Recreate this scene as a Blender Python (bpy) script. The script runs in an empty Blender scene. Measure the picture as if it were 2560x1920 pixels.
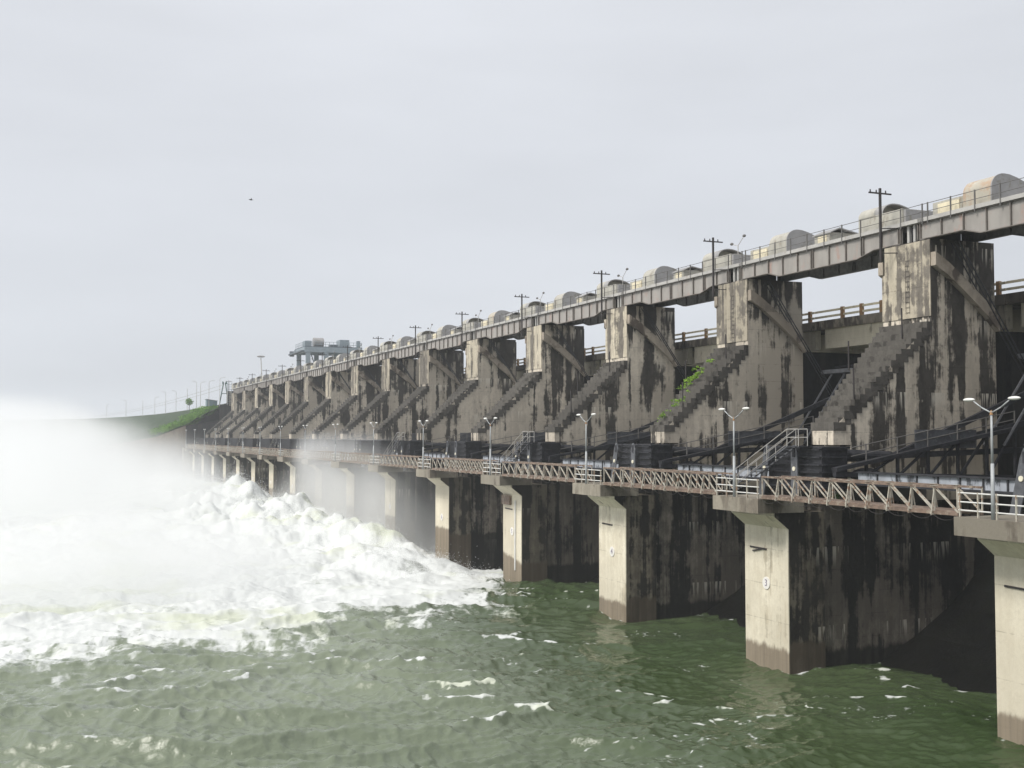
import bpy, math, random
import numpy as np
from mathutils import Vector
R = math.radians
random.seed(7)
SC = bpy.context.scene
COL = SC.collection
WZ = -13.85            # water level; the camera's eye is at z = 0

# ------------------------------------------------------------------ camera
cam = bpy.data.cameras.new('camera'); camo = bpy.data.objects.new('camera', cam); COL.objects.link(camo)
camo.location = (0, 0, 0); camo.rotation_euler = (R(90 + 2.57), 0, R(-22.21))
cam.sensor_width = 36; cam.lens = 36 * 2875.2 / 2560; cam.clip_start = 0.5; cam.clip_end = 6000
SC.camera = camo

# ------------------------------------------------------------------ world, sun, exposure
SUN_EL, SUN_AZ = R(47), R(-99)      # azimuth from +Y towards +X
w = bpy.data.worlds.new("World"); SC.world = w; w.use_nodes = True
nt = w.node_tree; nt.nodes.clear()
out = nt.nodes.new('ShaderNodeOutputWorld'); bg = nt.nodes.new('ShaderNodeBackground')
sky = nt.nodes.new('ShaderNodeTexSky'); sky.sky_type = 'NISHITA'; sky.sun_disc = False
sky.sun_elevation = SUN_EL; sky.sun_rotation = SUN_AZ; sky.dust_density = 3
tc = nt.nodes.new('ShaderNodeTexCoord'); sep = nt.nodes.new('ShaderNodeSeparateXYZ')
nt.links.new(tc.outputs['Generated'], sep.inputs[0])
rmp = nt.nodes.new('ShaderNodeValToRGB')
rmp.color_ramp.elements[0].position = 0.0; rmp.color_ramp.elements[0].color = (7.3, 7.65, 8.25, 1)
rmp.color_ramp.elements[1].position = 1.0; rmp.color_ramp.elements[1].color = (8.75, 8.95, 9.4, 1)
e = rmp.color_ramp.elements.new(0.12); e.color = (7.75, 8.05, 8.6, 1)
e = rmp.color_ramp.elements.new(0.42); e.color = (8.5, 8.75, 9.25, 1)
nt.links.new(sep.outputs['Z'], rmp.inputs[0])
mpg = nt.nodes.new('ShaderNodeMapping'); mpg.inputs['Scale'].default_value = (1.2, 1.2, 4.5)
nz = nt.nodes.new('ShaderNodeTexNoise'); nz.inputs['Scale'].default_value = 1.6; nz.inputs['Detail'].default_value = 4
nz.inputs['Roughness'].default_value = 0.5
nt.links.new(tc.outputs['Generated'], mpg.inputs[0]); nt.links.new(mpg.outputs[0], nz.inputs['Vector'])
mr = nt.nodes.new('ShaderNodeMapRange'); mr.inputs[1].default_value = 0.3; mr.inputs[2].default_value = 0.7
mr.inputs[3].default_value = 0.91; mr.inputs[4].default_value = 1.06
nt.links.new(nz.outputs['Fac'], mr.inputs[0])
vm = nt.nodes.new('ShaderNodeVectorMath'); vm.operation = 'SCALE'
nt.links.new(rmp.outputs[0], vm.inputs[0]); nt.links.new(mr.outputs[0], vm.inputs['Scale'])
mx = nt.nodes.new('ShaderNodeMix'); mx.data_type = 'RGBA'; mx.inputs[0].default_value = 0.93
nt.links.new(sky.outputs[0], mx.inputs[6]); nt.links.new(vm.outputs[0], mx.inputs[7])
nt.links.new(mx.outputs[2], bg.inputs[0]); bg.inputs[1].default_value = 0.096
nt.links.new(bg.outputs[0], out.inputs[0])

sl = bpy.data.lights.new('sun', 'SUN'); so = bpy.data.objects.new('sun', sl); COL.objects.link(so)
sl.energy = 3.3; sl.angle = R(18); sl.color = (1.0, 0.955, 0.885)
sd = Vector((math.sin(SUN_AZ) * math.cos(SUN_EL), math.cos(SUN_AZ) * math.cos(SUN_EL), math.sin(SUN_EL)))
so.rotation_euler = sd.to_track_quat('Z', 'Y').to_euler(); so.location = (-80, 20, 90)
SC.view_settings.view_transform = 'Standard'; SC.view_settings.look = 'None'
SC.view_settings.exposure = 0.0; SC.view_settings.gamma = 1
SC.cycles.max_bounces = 6; SC.cycles.volume_bounces = 5; SC.cycles.diffuse_bounces = 3
SC.cycles.volume_step_rate = 0.7; SC.cycles.volume_max_steps = 96
SC.cycles.use_denoising = True

# ------------------------------------------------------------------ node helpers
def newmat(name):
    m = bpy.data.materials.new(name); m.use_nodes = True
    return m, m.node_tree, m.node_tree.nodes['Principled BSDF']
class NB:
    def __init__(s, nt): s.nt = nt
    def n(s, t): return s.nt.nodes.new(t)
    def l(s, a, b): s.nt.links.new(a, b)
    def pos(s, scale=(1, 1, 1), off=(0, 0, 0)):
        g = s.n('ShaderNodeNewGeometry'); m = s.n('ShaderNodeMapping')
        m.inputs['Scale'].default_value = scale; m.inputs['Location'].default_value = off
        s.l(g.outputs['Position'], m.inputs[0]); return m.outputs[0]
    def noise(s, vec, scale, detail=3, rough=.55):
        t = s.n('ShaderNodeTexNoise'); t.inputs['Scale'].default_value = scale
        t.inputs['Detail'].default_value = detail; t.inputs['Roughness'].default_value = rough
        s.l(vec, t.inputs['Vector']); return t.outputs['Fac']
    def rng(s, v, a, b, c=0., d=1., smooth=True):
        t = s.n('ShaderNodeMapRange'); t.interpolation_type = 'SMOOTHSTEP' if smooth else 'LINEAR'
        t.inputs[1].default_value = a; t.inputs[2].default_value = b
        t.inputs[3].default_value = c; t.inputs[4].default_value = d
        s.l(v, t.inputs[0]); return t.outputs[0]
    def math(s, op, a, b=None, clamp=False):
        t = s.n('ShaderNodeMath'); t.operation = op; t.use_clamp = clamp
        for i, x in enumerate((a, b)):
            if x is None: continue
            if isinstance(x, (int, float)): t.inputs[i].default_value = x
            else: s.l(x, t.inputs[i])
        return t.outputs[0]
    def mix(s, f, a, b):
        t = s.n('ShaderNodeMix'); t.data_type = 'RGBA'
        if isinstance(f, (int, float)): t.inputs[0].default_value = f
        else: s.l(f, t.inputs[0])
        for i, x in ((6, a), (7, b)):
            if isinstance(x, tuple): t.inputs[i].default_value = (*x, 1) if len(x) == 3 else x
            else: s.l(x, t.inputs[i])
        return t.outputs[2]
    def bump(s, h, strength, dist, bsdf):
        t = s.n('ShaderNodeBump'); t.inputs['Strength'].default_value = strength
        t.inputs['Distance'].default_value = dist
        s.l(h, t.inputs['Height']); s.l(t.outputs[0], bsdf.inputs['Normal'])

def concrete(name, light, mid, dark, thr=.5, mthr=.5, seed=0., streak=.07, rough=.9, lines=1.35, band=None, white=.0, pscale=.35, top=0.):
    """weathered concrete: vertical run-off streaks, patches, pour joints, optional wet band at the water"""
    m, t, b = newmat(name); N = NB(t)
    st = N.noise(N.pos((1.1, 1.1, streak), (seed * 7.3, seed * 3.1, seed)), 1.0, 5, .6)
    st2 = N.noise(N.pos((2.6, 2.6, streak * 2.2), (seed * 1.3, 9 + seed, seed)), 1.0, 4, .6)
    pt = N.noise(N.pos((1, 1, 1), (seed * 5.1, 4 + seed, 2.2)), pscale, 6, .65)
    fine = N.noise(N.pos(), 5.0, 4, .7)
    blot = N.noise(N.pos((1, 1, .6), (3, seed, 1)), 1.6, 5, .7)
    v = N.math('ADD', N.math('MULTIPLY', st, .62), N.math('MULTIPLY', pt, .38))
    v = N.math('ADD', v, N.math('MULTIPLY', N.math('SUBTRACT', blot, .5), .16))
    if top:
        g0 = N.n('ShaderNodeNewGeometry'); s0 = N.n('ShaderNodeSeparateXYZ'); N.l(g0.outputs['Position'], s0.inputs[0])
        v = N.math('ADD', v, N.math('MULTIPLY', N.rng(s0.outputs['Z'], 6.5, 12.), top))
        v = N.math('SUBTRACT', v, N.math('MULTIPLY', N.rng(s0.outputs['Z'], 2.3, 2.1), .03))
    big = N.noise(N.pos((1, 1, .8), (seed, 31, 7)), .11, 2, .5)
    fd = N.rng(v, thr - .032, thr + .026)
    v2 = N.math('ADD', N.math('MULTIPLY', st2, .5), N.math('MULTIPLY', blot, .5))
    fm = N.rng(v2, mthr - .07, mthr + .07)
    c = N.mix(fm, light, mid)
    c = N.mix(N.rng(big, .35, .65), c, tuple(x * .8 for x in mid))
    c = N.mix(N.math('MULTIPLY', N.rng(fine, .3, .75), .35), c, tuple(x * .72 for x in mid))
    c = N.mix(fd, c, N.mix(N.rng(blot, .35, .65), dark, tuple(x * 1.7 for x in dark)))
    # pour joints
    g = N.n('ShaderNodeNewGeometry'); sp = N.n('ShaderNodeSeparateXYZ'); N.l(g.outputs['Position'], sp.inputs[0])
    zz = N.math('ADD', sp.outputs['Z'], N.math('MULTIPLY', fine, .05))
    fr = N.math('FRACT', N.math('DIVIDE', N.math('ADD', zz, 40.3), lines))
    ln = N.math('SUBTRACT', 1.0, N.rng(fr, .0, .035))
    ln = N.math('MULTIPLY', ln, N.rng(blot, .38, .6))
    c = N.mix(N.math('MULTIPLY', ln, .55), c, tuple(x * .6 for x in dark))
    if white > 0:   # lime run-off under a few joints
        fr2 = N.math('FRACT', N.math('DIVIDE', N.math('ADD', sp.outputs['Z'], 38.75), 4.6))
        nn = N.noise(N.pos((4.5, 4.5, .25), (seed, 1, 1)), 1.0, 3, .6)
        wv = N.math('MULTIPLY', N.rng(nn, .52, .6), N.rng(fr2, .70, .985))
        wv = N.math('MULTIPLY', wv, N.rng(N.noise(N.pos((1, 1, .2), (seed, 3, 9)), .3, 2), .48, .56))
        c = N.mix(N.math('MULTIPLY', wv, white), c, (.62, .58, .5))
    if band:
        lvl, up, bc = band
        yl = N.rng(sp.outputs['Y'], 84, 112, lvl, up)
        edge = N.math('ADD', N.math('SUBTRACT', yl, sp.outputs['Z']),
                      N.math('MULTIPLY', N.math('SUBTRACT', N.noise(N.pos((1.3, 1.3, .5)), 1.0, 5, .7), .5), 1.1))
        c = N.mix(N.math('MULTIPLY', N.rng(edge, -.22, .16), .9), c, N.mix(N.rng(st2, .35, .65), bc, tuple(x * .7 for x in bc)))
    N.l(c, b.inputs['Base Color']); b.inputs['Roughness'].default_value = rough
    b.inputs['Specular IOR Level'].default_value = .25
    N.bump(N.math('ADD', N.math('MULTIPLY', fine, .6), blot), .5, .05, b)
    return m

def paint(name, col, var=.25, rust=None, rough=.6, metal=0., rthr=.55, scale=2.0, drip=False):
    m, t, b = newmat(name); N = NB(t)
    a = N.noise(N.pos((1, 1, .35 if drip else 1)), scale, 5, .65)
    c = N.mix(N.rng(a, .3, .7), tuple(x * (1 - var) for x in col), tuple(min(1, x * (1 + var)) for x in col))
    if rust:
        r = N.noise(N.pos((1, 1, .5 if drip else 1), (5, 2, 8)), scale * 1.4, 6, .7)
        c = N.mix(N.rng(r, rthr - .07, rthr + .07), c, rust)
    N.l(c, b.inputs['Base Color']); b.inputs['Roughness'].default_value = rough; b.inputs['Metallic'].default_value = metal
    N.bump(a, .25, .02, b)
    return m

M = {}
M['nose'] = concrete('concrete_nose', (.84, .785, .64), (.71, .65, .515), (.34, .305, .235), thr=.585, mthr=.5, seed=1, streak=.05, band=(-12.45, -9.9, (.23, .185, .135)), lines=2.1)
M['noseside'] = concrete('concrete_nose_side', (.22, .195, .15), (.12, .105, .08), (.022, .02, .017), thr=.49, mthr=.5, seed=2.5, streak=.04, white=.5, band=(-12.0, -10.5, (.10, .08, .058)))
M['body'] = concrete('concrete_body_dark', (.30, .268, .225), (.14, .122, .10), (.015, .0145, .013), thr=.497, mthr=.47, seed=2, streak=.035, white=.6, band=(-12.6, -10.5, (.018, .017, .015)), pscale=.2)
M['shaft'] = concrete('concrete_shaft_side', (.72, .65, .54), (.52, .465, .385), (.045, .041, .036), thr=.512, mthr=.5, seed=3, streak=.055, white=.9, pscale=.25, top=.05)
M['butt'] = M['shaft']
M['face'] = concrete('concrete_shaft_face', (.62, .56, .44), (.47, .42, .33), (.12, .108, .092), thr=.497, mthr=.5, seed=5.7, streak=.025, lines=3.1, pscale=.6)
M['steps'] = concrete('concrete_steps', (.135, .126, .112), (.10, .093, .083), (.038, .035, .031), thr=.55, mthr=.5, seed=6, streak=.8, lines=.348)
M['brace'] = concrete('concrete_brace', (.5, .44, .36), (.38, .33, .27), (.10, .082, .068), thr=.55, mthr=.5, seed=7, streak=.5, lines=50)
M['cap'] = concrete('concrete_cap', (.36, .325, .265), (.27, .245, .2), (.12, .105, .085), thr=.55, mthr=.5, seed=8, streak=.15, lines=50)
M['road'] = concrete('concrete_road_girder', (.80, .74, .60), (.70, .635, .50), (.25, .22, .17), thr=.6, mthr=.5, seed=9, streak=.3, lines=.55)
M['roadedge'] = concrete('concrete_deck_edge', (.34, .30, .24), (.24, .21, .17), (.07, .06, .05), thr=.53, mthr=.5, seed=10, streak=.3, lines=50)
M['dark'] = concrete('concrete_gate_bay', (.05, .046, .042), (.035, .032, .03), (.015, .015, .015), thr=.5, mthr=.5, seed=11)  # pier walls behind the gates: road-deck shade painted into the colour
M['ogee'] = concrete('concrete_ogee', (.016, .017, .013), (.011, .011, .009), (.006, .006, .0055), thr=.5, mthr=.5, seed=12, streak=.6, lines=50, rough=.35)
M['abut'] = concrete('masonry_abutment', (.30, .255, .20), (.24, .205, .16), (.13, .11, .09), thr=.54, mthr=.5, seed=13)
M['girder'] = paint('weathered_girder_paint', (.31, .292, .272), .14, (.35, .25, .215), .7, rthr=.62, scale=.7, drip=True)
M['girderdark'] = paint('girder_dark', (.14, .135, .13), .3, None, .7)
M['stiff'] = paint('girder_stiffener', (.16, .145, .13), .2, (.12, .09, .075), .7, rthr=.6)
M['galv'] = paint('walkway_metal', (.42, .41, .39), .12, (.3, .25, .2), .55, rthr=.66, scale=1.2)
M['rail'] = paint('hoist_railing_paint', (.13, .125, .12), .2, None, .6)
M['hood'] = paint('hoist_hood_sheet', (.42, .405, .355), .13, (.28, .25, .2), .6, rthr=.6, scale=1.1, drip=True)
M['hoodrust'] = paint('hoist_hood_rusty', (.45, .42, .35), .1, (.42, .31, .22), .6, rthr=.55, scale=.6)
M['hoodend'] = paint('hoist_hood_end', (.30, .295, .295), .12, (.22, .21, .18), .65, rthr=.6, scale=1.1)
M['rust'] = paint('rusty_truss_steel', (.18, .128, .098), .3, (.31, .265, .21), .75, rthr=.58, scale=2.4)
M['lattice'] = paint('faded_truss_paint', (.42, .40, .34), .18, (.26, .165, .11), .65, rthr=.55, scale=2.6)
M['white'] = paint('white_paint', (.68, .68, .66), .08, (.45, .36, .25), .5, rthr=.68)
M['lamp'] = paint('lamp_grey_paint', (.38, .40, .41), .1, None, .4)
M['lamphead'] = paint('lamp_head_plastic', (.75, .75, .72), .05, None, .4)
M['black'] = paint('tarred_black_steel', (.017, .018, .023), .4, (.035, .035, .042), .6, rthr=.55, scale=1.5)
M['slate'] = paint('slate_grey_plate', (.095, .10, .112), .25, (.16, .165, .175), .55, rthr=.62, scale=2)
M['beam'] = paint('pale_blue_grey_beam', (.36, .385, .43), .15, (.05, .055, .065), .55, rthr=.58, scale=1.3, drip=True)
M['disc'] = paint('cream_disc', (.8, .76, .6), .04, None, .5)
M['sign'] = paint('white_sign_disc', (.78, .76, .72), .05, None, .6)
M['ink'] = paint('faded_violet_numeral', (.26, .23, .30), .2, None, .7)
M['polewood'] = paint('dark_pole_steel', (.035, .03, .03), .3, None, .7)
M['crane'] = paint('crane_blue_paint', (.24, .285, .315), .12, (.2, .22, .22), .5, rthr=.66)
M['cranedk'] = paint('crane_dark', (.10, .12, .14), .2, None, .6)
M['orange'] = paint('parapet_post_ochre', (.36, .21, .10), .2, (.25, .21, .16), .8, rthr=.58)
M['prail'] = paint('parapet_rail_cream', (.72, .65, .48), .12, (.4, .35, .25), .8, rthr=.62)
M['shed'] = paint('blue_sheet_shed', (.16, .22, .25), .15, None, .6)
M['green'] = paint('green_steel', (.05, .11, .10), .2, None, .6)

def foliage(name, a, b_):
    m, t, b = newmat(name); N = NB(t)
    c = N.mix(N.rng(N.noise(N.pos(), .9, 4, .6), .35, .65), a, b_)
    N.l(c, b.inputs['Base Color']); b.inputs['Roughness'].default_value = .8
    b.inputs['Specular IOR Level'].default_value = .2
    return m
M['leaf'] = foliage('shrub_leaves', (.09, .20, .03), (.17, .31, .055))
M['grass'] = foliage('embankment_grass', (.022, .042, .018), (.038, .06, .026))
M['bright'] = foliage('bright_weed_leaves', (.16, .3, .03), (.26, .42, .06))

# ------------------------------------------------------------------ mesh builder
class MB:
    def __init__(s): s.v = []; s.f = []; s.sm = False
    def add(s, vs, fs):
        o = len(s.v); s.v += [tuple(map(float, p)) for p in vs]; s.f += [tuple(i + o for i in f) for f in fs]; return s
    def box(s, x0, x1, y0, y1, z0, z1):
        v = [(x, y, z) for z in (z0, z1) for x, y in ((x0, y0), (x1, y0), (x1, y1), (x0, y1))]
        return s.add(v, [(3, 2, 1, 0), (4, 5, 6, 7), (0, 1, 5, 4), (1, 2, 6, 5), (2, 3, 7, 6), (3, 0, 4, 7)])
    def prism(s, pts, y0, y1):                       # XZ outline extruded along Y
        n = len(pts); v = [(x, y0, z) for x, z in pts] + [(x, y1, z) for x, z in pts]
        return s.add(v, [tuple(range(n)), tuple(range(2 * n - 1, n - 1, -1))] + [(i, i + n, (i + 1) % n + n, (i + 1) % n) for i in range(n)])
    def prismx(s, pts, x0, x1):                      # YZ outline extruded along X
        n = len(pts); v = [(x0, y, z) for y, z in pts] + [(x1, y, z) for y, z in pts]
        return s.add(v, [tuple(range(n)), tuple(range(2 * n - 1, n - 1, -1))] + [(i, i + n, (i + 1) % n + n, (i + 1) % n) for i in range(n)])
    def bar(s, p, q, w, h=None):
        h = h or w; p = Vector(p); q = Vector(q); d = (q - p).normalized()
        up = Vector((0, 0, 1)) if abs(d.z) < .95 else Vector((1, 0, 0))
        a = d.cross(up).normalized() * w / 2; b = a.cross(d).normalized() * h / 2
        v = [c + i * a + j * b for c in (p, q) for i, j in ((-1, -1), (1, -1), (1, 1), (-1, 1))]
        return s.add(v, [(3, 2, 1, 0), (4, 5, 6, 7), (0, 1, 5, 4), (1, 2, 6, 5), (2, 3, 7, 6), (3, 0, 4, 7)])
    def tube(s, p, q, r0, r1=None, n=8):
        r1 = r0 if r1 is None else r1; p = Vector(p); q = Vector(q); d = (q - p).normalized()
        up = Vector((0, 0, 1)) if abs(d.z) < .95 else Vector((1, 0, 0))
        a = d.cross(up).normalized(); b = a.cross(d).normalized()
        v = [c + r * (math.cos(t) * a + math.sin(t) * b) for c, r in ((p, r0), (q, r1)) for t in [2 * math.pi * i / n for i in range(n)]]
        return s.add(v, [tuple(range(n - 1, -1, -1)), tuple(range(n, 2 * n))] + [(i, (i + 1) % n, (i + 1) % n + n, i + n) for i in range(n)])
    def path(s, pts, r, n=5):
        for a, b in zip(pts[:-1], pts[1:]): s.tube(a, b, r, r, n)
        return s
    def ball(s, c, rx, ry=None, rz=None, n=8, m=6):
        ry = ry or rx; rz = rz or rx; v = [(c[0], c[1], c[2] - rz)]
        for j in range(1, m):
            t = math.pi * j / m
            for i in range(n):
                a = 2 * math.pi * i / n
                v.append((c[0] + rx * math.sin(t) * math.cos(a), c[1] + ry * math.sin(t) * math.sin(a), c[2] - rz * math.cos(t)))
        v.append((c[0], c[1], c[2] + rz)); f = []
        for i in range(n): f.append((0, 1 + (i + 1) % n, 1 + i)); f.append((len(v) - 1, 1 + (m - 2) * n + i, 1 + (m - 2) * n + (i + 1) % n))
        for j in range(m - 2):
            for i in range(n): f.append((1 + j * n + i, 1 + j * n + (i + 1) % n, 1 + (j + 1) * n + (i + 1) % n, 1 + (j + 1) * n + i))
        return s.add(v, f)
    def leaves(s, c, rx, ry, rz, n, size, rnd=random):
        for _ in range(n):
            d = Vector((rnd.gauss(0, 1), rnd.gauss(0, 1), rnd.gauss(0, 1))).normalized() * rnd.random() ** .45
            p = Vector((c[0] + d.x * rx, c[1] + d.y * ry, c[2] + d.z * rz))
            a = Vector((rnd.gauss(0, 1), rnd.gauss(0, 1), rnd.gauss(0, .6))).normalized()
            b = a.cross(Vector((rnd.gauss(0, 1), rnd.gauss(0, 1), rnd.gauss(0, 1)))).normalized()
            k = size * rnd.uniform(.6, 1.4)
            s.add([p - a * k, p + b * k * .45, p + a * k, p - b * k * .45], [(0, 1, 2, 3)])
        return s
    def build(s, name, mat, parent=None, smooth=False):
        me = bpy.data.meshes.new(name)
        org = parent_world(parent) if parent else Vector((0, 0, 0))
        me.from_pydata([(x - org.x, y - org.y, z - org.z) for x, y, z in s.v], [], s.f)
        me.update(); o = bpy.data.objects.new(name, me); COL.objects.link(o)
        if mat: me.materials.append(mat)
        if parent: o.parent = parent
        if smooth:
            for p in me.polygons: p.use_smooth = True
        return o
def parent_world(o):
    v = Vector((0, 0, 0))
    while o: v += Vector(o.location); o = o.parent
    return v
def tag(o, label=None, cat=None, group=None, kind=None):
    if label: o['label'] = label
    if cat: o['category'] = cat
    if group: o['group'] = group
    if kind: o['kind'] = kind
    return o
def empty(name, loc, label=None, cat=None, group=None):
    o = bpy.data.objects.new(name, None); COL.objects.link(o); o.location = loc; o.empty_display_size = .5
    return tag(o, label, cat, group)
def copy_tree(o, parent=None):
    c = o.copy(); COL.objects.link(c); c.parent = parent
    for ch in list(o.children): copy_tree(ch, c)
    return c
ORD = ['', 'first', 'second', 'third', 'fourth', 'fifth', 'sixth', 'seventh', 'eighth', 'ninth', 'tenth', 'eleventh',
       'twelfth', 'thirteenth', 'fourteenth', 'fifteenth', 'sixteenth', 'seventeenth']
S = 20.0
K0, K1 = 2, 17
def Y0(k): return -4.13 + S * k          # near side of pier k
PW = 4.4                                 # pier width
def glyph(ch, size, depth, mat, parent, name='numeral'):
    """a digit of the built-in face as a thin mesh, facing -X, centred on the local origin"""
    cu = bpy.data.curves.new('glyph', 'FONT'); cu.body = ch; cu.size = size; cu.extrude = depth; cu.align_x = 'CENTER'; cu.align_y = 'CENTER'
    o = bpy.data.objects.new('glyph', cu); COL.objects.link(o)
    me = bpy.data.meshes.new_from_object(o.evaluated_get(bpy.context.evaluated_depsgraph_get()))
    bpy.data.objects.remove(o); bpy.data.curves.remove(cu)
    me.name = name; me.materials.clear(); me.materials.append(mat)
    q = bpy.data.objects.new(name, me); COL.objects.link(q); q.parent = parent
    for v in me.vertices: x, y, z = v.co; v.co = (-z, -x, y)
    return q

# ================================================================== DAM PIERS
def steps_profile():
    pass
def make_pier():
    y0, y1 = Y0(3), Y0(3) + PW
    r = empty('dam_pier', (45, (y0 + y1) / 2, WZ))
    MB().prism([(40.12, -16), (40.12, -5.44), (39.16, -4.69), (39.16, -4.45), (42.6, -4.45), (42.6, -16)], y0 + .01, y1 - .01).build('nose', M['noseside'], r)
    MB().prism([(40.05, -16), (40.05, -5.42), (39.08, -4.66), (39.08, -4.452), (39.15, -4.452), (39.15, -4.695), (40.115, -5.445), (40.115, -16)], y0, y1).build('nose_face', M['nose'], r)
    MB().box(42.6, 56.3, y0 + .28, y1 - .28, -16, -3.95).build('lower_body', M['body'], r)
    # the stair buttress tapers: about 2 m wide at its foot, full pier width at the shaft
    def yf(x): return y0 + 2.1 + (x - 43.35) / 7.51 * (PW - 2.1)
    P = [(44.6, -3.95), (44.6, -.55), (43.35, -.55), (43.35, .4), (50.86, 7.02), (50.86, -3.95)]; n = len(P)
    mb = MB().add([(x, y0, z) for x, z in P] + [(x, yf(x), z) for x, z in P],
                  [tuple(range(n)), tuple(range(2 * n - 1, n - 1, -1))] + [(i, i + n, (i + 1) % n + n, (i + 1) % n) for i in range(n)])
    mb.box(50.86, 56.0, y0, y1, -3.95, 7.02)
    mb.build('buttress', M['butt'], r)
    st = MB(); n = 19; rj = random.Random(2)
    for i in range(n):
        xa = 43.35 + i * 7.51 / n; za = .4 + i * 6.62 / n; xb = min(xa + .9, 50.86)
        jn, jz = rj.uniform(-.09, .03), rj.uniform(-.04, .04)
        v = [(x, y, z) for z in (za - .1, za + .36 + jz) for x, y in ((xa - .02, y0 + jn * -1 - .04), (xb, y0 - .04), (xb, yf(xb) + .03), (xa - .02, yf(xa) + .03))]
        st.add(v, [(3, 2, 1, 0), (4, 5, 6, 7), (0, 1, 5, 4), (1, 2, 6, 5), (2, 3, 7, 6), (3, 0, 4, 7)])
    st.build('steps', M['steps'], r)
    sh = MB().prismx([(y0, 7.02), (y1, 7.02), (y1, 10.35), (y1 - .28, 10.45), (y1 - .28, 12.25), (y0, 12.25)], 50.86, 56.0)
    sh.build('shaft', M['shaft'], r)
    MB().prismx([(y0, 7.42), (y1, 7.42), (y1, 10.35), (y1 - .28, 10.45), (y1 - .28, 12.2), (y0, 12.2)], 50.8, 50.86).build('shaft_face', M['face'], r)
    # curved braces on both sides
    def curve(w):
        P = [(50.88, 10.95), (51.9, 10.35), (53.0, 9.55), (54.0, 8.75), (55.0, 7.95), (55.95, 7.0)]
        return [(x, z + w) for x, z in P] + [(x, z - w) for x, z in reversed(P)]
    MB().prism(curve(.42), y0 - .45, y0 - .002).build('brace', M['brace'], r)
    MB().prism(curve(.42), y1 + .002, y1 + .45).build('brace', M['brace'], r)
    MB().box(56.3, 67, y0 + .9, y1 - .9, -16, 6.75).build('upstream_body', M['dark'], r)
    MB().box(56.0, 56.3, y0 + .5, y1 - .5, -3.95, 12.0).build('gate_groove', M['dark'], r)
    MB().box(37.85, 41.0, y0 - .25, y1 + .12, -4.45, -3.62).build('cap', M['cap'], r)
    ld = MB()
    for i in range(11): ld.bar((50.76, y0 + 1.8, 7.8 + i * .33), (50.76, y0 + 2.15, 7.8 + i * .33), .02)
    for yy in (y0 + 1.8, y0 + 2.15): ld.bar((50.76, yy, 7.7), (50.76, yy, 11.2), .014)
    ld.build('ladder', M['polewood'], r)
    sp = MB()
    MB().bar((40.02, y0 + 2.1, -6.76), (40.02, y0 + 3.8, -6.72), .06, .09).build('iron_bar', M['polewood'], r)
    mk = MB().tube((40.045, y0 + 2.15, -8.75), (40.0, y0 + 2.15, -8.75), .37, .37, 24).build('number_disc', M['sign'], r)
    return r
pier = make_pier()
PG = 'concrete piers of the dam'
DESC = {2: 'its nose cut by the right edge', 3: 'marked 3 on its pale nose', 4: 'with bright weeds growing on its steps',
        5: 'with rusty streaks and a pale ledge', 6: 'just beyond the foam edge'}
piers = {}
for k in range(K0, K1 + 1):
    o = pier if k == 3 else copy_tree(pier)
    o.location.y = pier.location.y if k == 3 else (Y0(k) + PW / 2)
    piers[k] = o
for k in range(K0, K1 + 1):
    o = piers[k]
    d_ = DESC.get(k, 'rising through spray and haze' if k > 8 else 'standing in white water')
    tag(o, '%s concrete dam pier from the right, %s' % (ORD[k - 1], d_), 'dam pier', PG)
    if k <= 9:
        for c in o.children:
            if c.name.startswith('number_disc'):
                g = glyph(str(k), .56, .006, M['ink'], c); g.location = (39.985 - 45, -PW / 2 + 2.15, -8.75 - WZ)
for k in range(6, K1 + 1):
    for c in list(piers[k].children):
        if c.name.startswith('iron_bar'): bpy.data.objects.remove(c)
y5 = Y0(5)
MB().tube((39.98, y5 + 1.25, -5.9), (39.98, y5 + 1.3, -12.2), .09, .09, 8).build('drain_pipe', M['white'], piers[5])
MB().box(39.8, 40.04, y5 + 2.3, y5 + 4.2, -6.35, -5.5).build('steel_bracket', M['rust'], piers[5])
MB().bar((40.0, Y0(3) + 2.3, -6.72), (40.0, Y0(3) + 3.5, -6.95), .07, .08).build('iron_bar', M['polewood'], piers[3])
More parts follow.
